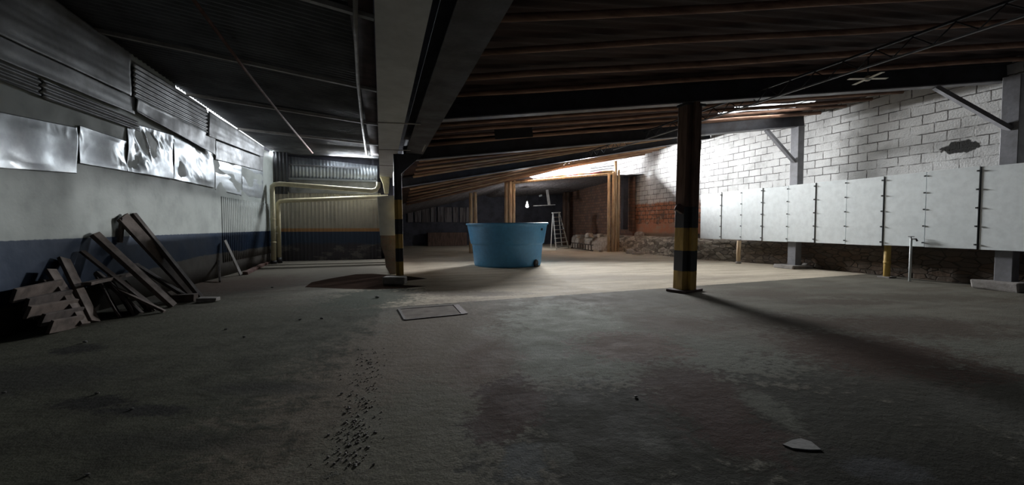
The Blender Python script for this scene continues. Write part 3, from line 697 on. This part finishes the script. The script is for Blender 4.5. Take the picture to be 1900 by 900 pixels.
tag(MB().bar((p.x, p.y, .05), (q.x, q.y-.6, .05), .16, .1, (0, 0, 1), .01).build('kerb_strip', M['redkerb']), 'low red brown kerb at the foot of the left wall corner', 'kerb')

# left roof members
for i, (D, lab) in enumerate(((6.6, 'thick pale purlin nearest the camera under the left roof'), (10.2, 'second pale purlin from the camera under the left roof'), (13.8, 'third pale purlin under the left roof'), (17.4, 'farthest thin purlin under the left roof'))):
    a = Vector((-.06, D, zl(-.1, D)-.03)); L = wl(D)+.1; b = Vector((L, D, zl(L, D)-.03))
    tag(MB().bar(a, b, .09, .07).build('roof_purlin', M['purlin']), lab, 'purlin', 'purlins under the left roof')
def onroof(u, v):
    z = 4.7; p = None
    for _ in range(30): p = fl(u, v, z); z = .5*z+.5*(zl(p.x, p.y)-.1)
    return p
tag(MB().tube([onroof(659, -60), onroof(660, 60), onroof(664, 150), onroof(672, 230), onroof(680, 288)], .035, 10).build('roof_conduit', M['rope']), 'pale conduit running lengthwise under the left roof beside the gutter', 'conduit')
tag(MB().tube([onroof(330, -40), onroof(455, 130), onroof(520, 212), onroof(580, 284)], .03, 10).build('roof_rod', M['redkerb']), 'thin dark rod slanting across the left roof sheets', 'rod')
def rb(s, q):
    D = 1+s*19.5; L = -.07-q*.33; return Vector((L, D, zl(L, D)+.015))
tag(MB().grid(rb, 30, 2).build('roof_board', M['redboard'], None, 0, .03), 'dark red board strip between the left roof sheets and the gutter', 'board')

# ------------------------------------------------------------------ sheets on the left wall
def sheet(u0, u1, vfn0, vfn1, off, kind, mat, name, label, cat='metal sheet', group=None, amp=.03, n=(46, 26), seed=0, slope=0):
    """a sheet hung on the left wall between picture columns; lower and upper edges fitted from the photo"""
    A0, A1, B0, B1 = onleft(u0, vfn0[0], off), onleft(u1, vfn0[1], off), onleft(u0, vfn1[0], off), onleft(u1, vfn1[1], off)
    def fn(s, q):
        lo = A0.lerp(A1, s); hi = B0.lerp(B1, s); p = lo.lerp(hi, q)
        if kind == 'corr': d = amp*math.cos(2*math.pi*p.z/.105)+.012*noise.noise(Vector((p.y, p.z, seed)))
        elif kind == 'crumple':
            a = noise.noise(Vector((p.y*1.3+seed*3, p.z*1.1, seed)))
            g_ = max(0, noise.noise(Vector((p.y*.8, p.z*1.2, seed+20)))+.25); b = abs(noise.noise(Vector((p.y*2.6+p.z*.9, p.z*1.7+p.y*.6, seed+5.5)))); c = abs(noise.noise(Vector((p.y*5+p.z*2, p.z*4, seed+9.1))))
            d = amp*(1.5*a-2.6*g_*b-1.1*g_*c)*min(1, 5*min(q, 1-q)+.25)+amp
        elif kind == 'vcorr': d = amp*math.cos(2*math.pi*p.y/.14)
        else:
            d = amp*noise.noise(Vector((p.y*1.1, p.z*2.1, seed)))+.4*amp*noise.noise(Vector((p.y*.8, p.z*9, seed)))
        d = max(d, .03-off)
        return p+Vector((d+slope*q, 0, 0))
    o = MB().grid(fn, *n).build(name, M[mat], None, 0, .004)
    return tag(o, label, cat, group)
sheet(-90, 138, (306, 322), (190, 236), .04, 'crumple', 'galv', 'crumpled_sheet', 'crumpled shiny sheet nearest the camera on the left wall', 'metal sheet', None, .035, (90, 50), 1)
sheet(142, 232, (303, 318), (232, 262), .04, 'crumple', 'galv', 'crumpled_sheet', 'heavily dented shiny sheet with a dark left seam on the left wall', 'metal sheet', None, .045, (90, 50), 2)
sheet(233, 318, (318, 333), (225, 250), .05, 'crumple', 'galv', 'crumpled_sheet', 'shiny crumpled sheet third from the camera, ending above the tall planks', 'metal sheet', None, .045, (90, 50), 3)
sheet(319, 394, (333, 349), (250, 278), .04, 'crumple', 'galv', 'crumpled_sheet', 'shiny rippled sheet above the plain wall, fourth along the left wall', 'metal sheet', None, .045, (90, 50), 4)
sheet(399, 448, (352, 364), (296, 305), .06, 'flat', 'galv', 'wall_sheet', 'smooth bright sheet on the left wall above the ribbed part', 'metal sheet', None, .02, seed=5)
sheet(449, 488, (364, 370), (305, 318), .06, 'flat', 'galv', 'wall_sheet', 'smooth bright sheet last along the left wall before the corner', 'metal sheet', None, .02, seed=6)
sheet(399, 488, (296, 318), (252, 286), .09, 'flat', 'galvdull', 'wall_sheet', 'dull grey sheet high near the corner, under the roof gap', 'metal sheet', None, .02, seed=7)
sheet(-60, 74, (125, 178), (78, 143), .10, 'corr', 'galvdull', 'ribbed_sheet', 'ribbed sheet strip on the left wall nearest the camera', 'metal sheet', None, .02, (30, 80), 8)
sheet(77, 257, (181, 243), (145, 226), .11, 'corr', 'galvdull', 'ribbed_sheet', 'ribbed sheet strip on the left wall, ending above the crumpled sheets', 'metal sheet', None, .02, (30, 80), 9)
sheet(-60, 250, (85, 212), (36, 181), .17, 'flat', 'galvdull', 'wall_girt', 'long flat metal band on the left wall near the camera', 'metal band', None, .02, (50, 16), 10)
sheet(250, 398, (206, 288), (181, 253), .17, 'crumple', 'galvdull', 'wall_girt', 'dented metal band on the left wall with a torn lower edge', 'metal band', None, .03, (60, 20), 11)
sheet(-60, 243, (36, 178), (-115, 100), .22, 'flat', 'galvdull', 'upper_sheet', 'large dark upper sheet under the left roof edge nearest the camera', 'metal sheet', None, .03, (60, 30), 12)
sheet(247, 384, (180, 246), (113, 201), .20, 'corr', 'galvdull', 'upper_sheet', 'grey ribbed upper sheet under the bright roof gap', 'metal sheet', None, .014, (40, 60), 13)
sheet(386, 490, (252, 292), (205, 273), .22, 'flat', 'galvdull', 'upper_sheet', 'smooth upper sheet at the corner end of the left wall', 'metal sheet', None, .02, (40, 20), 14)
# ribbed lower wall part by the corner (keeps the wall's two colours)
def ribbed(s, q):
    D = 15.95+s*5.4; return Vector((wl(D)+.065+.02*math.cos(2*math.pi*D/.16), D, .45+q*2.15))
tag(MB().grid(ribbed, 270, 8).build('ribbed_sheet', M['leftwall'], None, 0, .006), 'ribbed two tone sheet low on the left wall by the corner', 'metal sheet')

# ------------------------------------------------------------------ plank pile
NL = Vector((1, -WL_K, 0)).normalized()
def plank(pb, pt, offb, w, th, mat, label, name='plank', zb=0, wallp=True, up=None, off=.12):
    b = fl(*pb); b.z = zb+.02
    tp = onleft(*pt, off) if wallp else pt
    n = up or NL
    y = (tp-b).normalized(); n = (Vector(n)-y*y.dot(Vector(n))).normalized()
    o = MB().bar(b, tp, w, th, n, .006).build(name, M[mat], None, .004)
    return tag(o, label, 'plank', 'old planks leaning on the left wall')
plank((360, 549), (226, 402), 0, .30, .07, 'plank', 'broad lit plank, the tallest leaning on the left wall')
plank((372, 553), (247, 397), 0, .14, .08, 'plankdark', 'dark narrow plank leaning just right of the broad lit plank', off=.06)
plank((322, 569), (175, 434), 0, .18, .08, 'plank', 'plank with pale edge leaning left of the broad lit plank')
plank((290, 577), (152, 466), 0, .12, .04, 'plankdark', 'thin dark plank with a pale tip, in the middle of the pile')
plank((176, 599), (118, 480), 0, .24, .05, 'plank', 'steep plank right of the pale edged steep board')
plank((158, 604), (94, 500), 0, .20, .05, 'plank', 'steep board with a pale edge, beside the stacked boards', off=.2)
plank((305, 580), (196, 528), 0, .11, .05, 'plank', 'low slanting batten lying across the pile bottom', off=.45)
plank((262, 583), (180, 505), 0, .13, .05, 'plankdark', 'dark plank under the low slanting batten', off=.3)
plank((352, 556), (250, 490), 0, .16, .05, 'plankdark', 'dark plank in the gap behind the broad lit plank', off=.14)
plank((222, 590), (185, 522), 0, .42, .04, 'plankdark', 'wide dark slab leaning in the middle of the pile', off=.22)
plank((248, 586), (205, 520), 0, .34, .04, 'plankdark', 'wide dark board lying back between the level board and the pale edged plank', off=.1)
plank((318, 560), (214, 470), 0, .22, .05, 'plankdark', 'dark board in shade between the pale edged plank and the broad lit plank', off=.08)
plank((278, 578), (236, 530), 0, .26, .05, 'plank', 'short wide offcut low in the pile, left of the brown wooden block', off=.3)
plank((132, 604), (84, 520), 0, .26, .05, 'plankdark', 'wide dark board behind the level stacked boards', off=.1)
a, b = onleft(160, 527, .55), onleft(252, 506, .45)
tag(MB().bar(a, b, .14, .06, (0, .3, 1), .006).build('plank', M['plank'], None, .004), 'short board lying level across the pile with a lighter end', 'plank', 'old planks leaning on the left wall')
a, b = onleft(228, 404, .16), onleft(222, 450, .10)
tag(MB().bar(a, b, .12, .05, NL, .004).build('plank', M['plankdark'], None, .004), 'short upright offcut behind the top of the broad lit plank', 'plank', 'old planks leaning on the left wall')
rows = [((24, 549), (112, 530), 'topmost'), ((48, 566), (128, 548), 'second from top'), ((50, 580), (140, 565), 'third from top'), ((76, 594), (150, 580), 'fourth from top'), ((92, 607), (150, 596), 'lowest')]
for i, (a, b, w_) in enumerate(rows):
    A_ = onleft(*a, .35+.075*i); B_ = onleft(*b, .35+.075*i)
    tag(MB().bar(A_, B_, .05, .20, (.35, 0, 1), .006).build('plank', M['plankdark' if i % 2 else 'plank'], None, .004), '%s of the level stacked boards at the left end of the pile' % w_, 'plank', 'level boards stacked at the left')
p = fl(95, 613); q = onleft(60, 575, .3)
tag(MB().bar((p.x, p.y, .02), q, .1, .05, NL, .006).build('plank', M['plank'], None, .004), 'short prop board under the level stacked boards', 'plank')
p = fl(340, 560); tag(MB().box((p.x, p.y+.05, .08), (.46, .2, .15), Matrix.Rotation(-.1, 3, 'Z'), .01).build('wood_block', M['plank'], None, .01), 'brown wooden block at the foot of the broad lit plank', 'block')
p = fl(385, 560); tag(MB().box((p.x, p.y+.05, .045), (.38, .2, .09), Matrix.Rotation(-.1, 3, 'Z'), .01).build('wood_block', M['concrete'], None, .01), 'flat grey block right of the brown wooden block', 'block')
p, q = fl(447, 511), onleft(417, 446, .16)
tag(MB().bar((p.x, p.y, .02), q, .17, .035, NL).build('white_plank', M['plankpale'], None, .004), 'pale narrow board leaning alone on the left wall', 'plank')
p, q = fl(408, 524), onleft(406, 485, .1)
tag(MB().bar((p.x, p.y, .02), q, .08, .05, NL).build('plank', M['plankdark'], None, .004), 'short dark stick standing left of the pale narrow board', 'plank')

# ------------------------------------------------------------------ floor bits
def flat(pts, h, name, mat, label, cat): return tag(MB().poly([fl(u, v) for u, v in pts], (0, 0, h)).build(name, M[mat]), label, cat)
flat([(566, 533), (578, 524), (612, 517), (660, 509), (690, 508), (760, 513), (792, 517), (755, 521), (712, 522), (718, 528), (790, 531), (750, 535), (690, 537), (640, 536), (600, 534)], .004, 'wet_patch', 'wet', 'dark brown wet patch around the grey concrete block', 'wet patch')
r = empty('floor_hatch', fl(795, 580), 'sunken square concrete hatch in the floor before the slim column', 'hatch')
hp = [fl(u, v) for u, v in ((740, 574), (846, 566), (862, 583), (752, 594))]
MB().poly(hp, (0, 0, .006)).build('cover', M['hatch'], r)
for i in range(4):
    a, b = hp[i], hp[(i+1) % 4]
    MB().bar(a+Vector((0,0,.008)), b+Vector((0,0,.008)), .05 if i != 1 else .12, .012).build('rim', M['redwood' if i == 1 else 'plankdark'], r)
sc = [(1452, 826), (1470, 818), (1486, 815), (1505, 821), (1524, 836), (1500, 836), (1470, 833)]
flat(sc, .008, 'paper_scrap', 'paper', 'pale torn scrap lying on the dark floor at front right', 'scrap')
spots = [(597, 592, .03), (557, 594, .026), (419, 612, .025), (453, 626, .022), (505, 534, .03), (700, 553, .05), (180, 731, .02), (8, 730, .02), (245, 760, .016), (634, 731, .016), (158, 636, .03), (1180, 737, .018), (163, 882, .014)]
for i, (u, v, s_) in enumerate(spots):
    p = fl(u, v); tag(MB().rock((p.x, p.y, s_*.5), s_, i, (1.2, .8, .6), 1).build('white_chip', M['paper']), 'tiny white chip scattered on the dark left floor', 'chip', 'white chips on the floor')
mb = MB(); rn = random.Random(3)
for i in range(300):
    f = rn.random()**1.3; p = fl(645+45*f, 860-220*f); p += Vector((rn.gauss(0, .09), rn.gauss(0, .1), 0)); s_ = rn.uniform(.004, .012)
    mb.rock((p.x, p.y, s_*.4), s_, i, (1, 1, .7), 1)
tag(mb.build('gravel', M['concrete']), 'loose gravel along the ragged floor joint at lower centre', 'gravel', None, 'stuff')

# ------------------------------------------------------------------ light
w = bpy.data.worlds.new('sky'); S.world = w; w.use_nodes = True
bg = w.node_tree.nodes['Background']; bg.inputs[0].default_value = (.90, .95, 1, 1); bg.inputs[1].default_value = 2.2
def area(name, c, d, sx, sy, power, col=(1, 1, 1), xdir=None, spread=180):
    """daylight entering an opening: centre, facing direction, width along xdir"""
    l = bpy.data.lights.new(name, 'AREA'); l.shape = 'RECTANGLE'; l.size = sx; l.size_y = sy; l.energy = power; l.color = col; l.spread = math.radians(spread)
    o = bpy.data.objects.new(name, l); COL.objects.link(o)
    z = -Vector(d).normalized(); x = Vector(xdir or (1, 0, 0)); x = (x-z*x.dot(z)).normalized(); y = z.cross(x)
    mm = Matrix((x, y, z)).transposed().to_4x4(); mm.translation = Vector(c); o.matrix_world = mm
    return o
ga, gb = Vector((8.9, 25.2, 4.62)), Vector((14.3, 24.5, 5.38))
area('daylight_gap', (ga+gb)/2+Vector((-.45, .8, .22)), (-.36, -1, -.8), 4.3, .62, 6500, (.97,.98,1), gb-ga, 165)
for i, (a, b_) in enumerate(SL):
    p = roof(12.8, (a+b_)/2); q = roof(13.8, (a+b_)/2)
    area('daylight_sheet', p+Vector((0, 0, .12)), (0, 0, -1), 3.1, .3, 6, (1, .95, .86), q-p)
e0, e1 = aty(612, 289, BKD-.22), aty(691, 303, BKD-.22)
area('daylight_slit', (e0+e1)/2+Vector((0, 0, -.06)), (0, -1, -.25), (e1-e0).length, .27, 170, (.9,.95,1), e1-e0)
e0, e1 = aty(492, 280, BKD-.42), aty(506, 282, BKD-.42)
area('daylight_chink', (e0+e1)/2, (0, -1, -.4), .4, .16, 20, (.9,.95,1), e1-e0)
pl_ = bpy.data.lights.new('bulb_light', 'POINT'); pl_.energy = 100; pl_.color = (.92, .96, 1); pl_.shadow_soft_size = .11
po = bpy.data.objects.new('bulb_light', pl_); COL.objects.link(po); po.location = bp_+Vector((0, -.1, -.42))
S.view_settings.view_transform = 'Standard'; S.view_settings.look = 'None'; S.view_settings.gamma = 1
S.view_settings.use_curve_mapping = False; S.view_settings.exposure = .75
S.cycles.use_denoising = True
S.cycles.max_bounces = 10; S.cycles.diffuse_bounces = 6
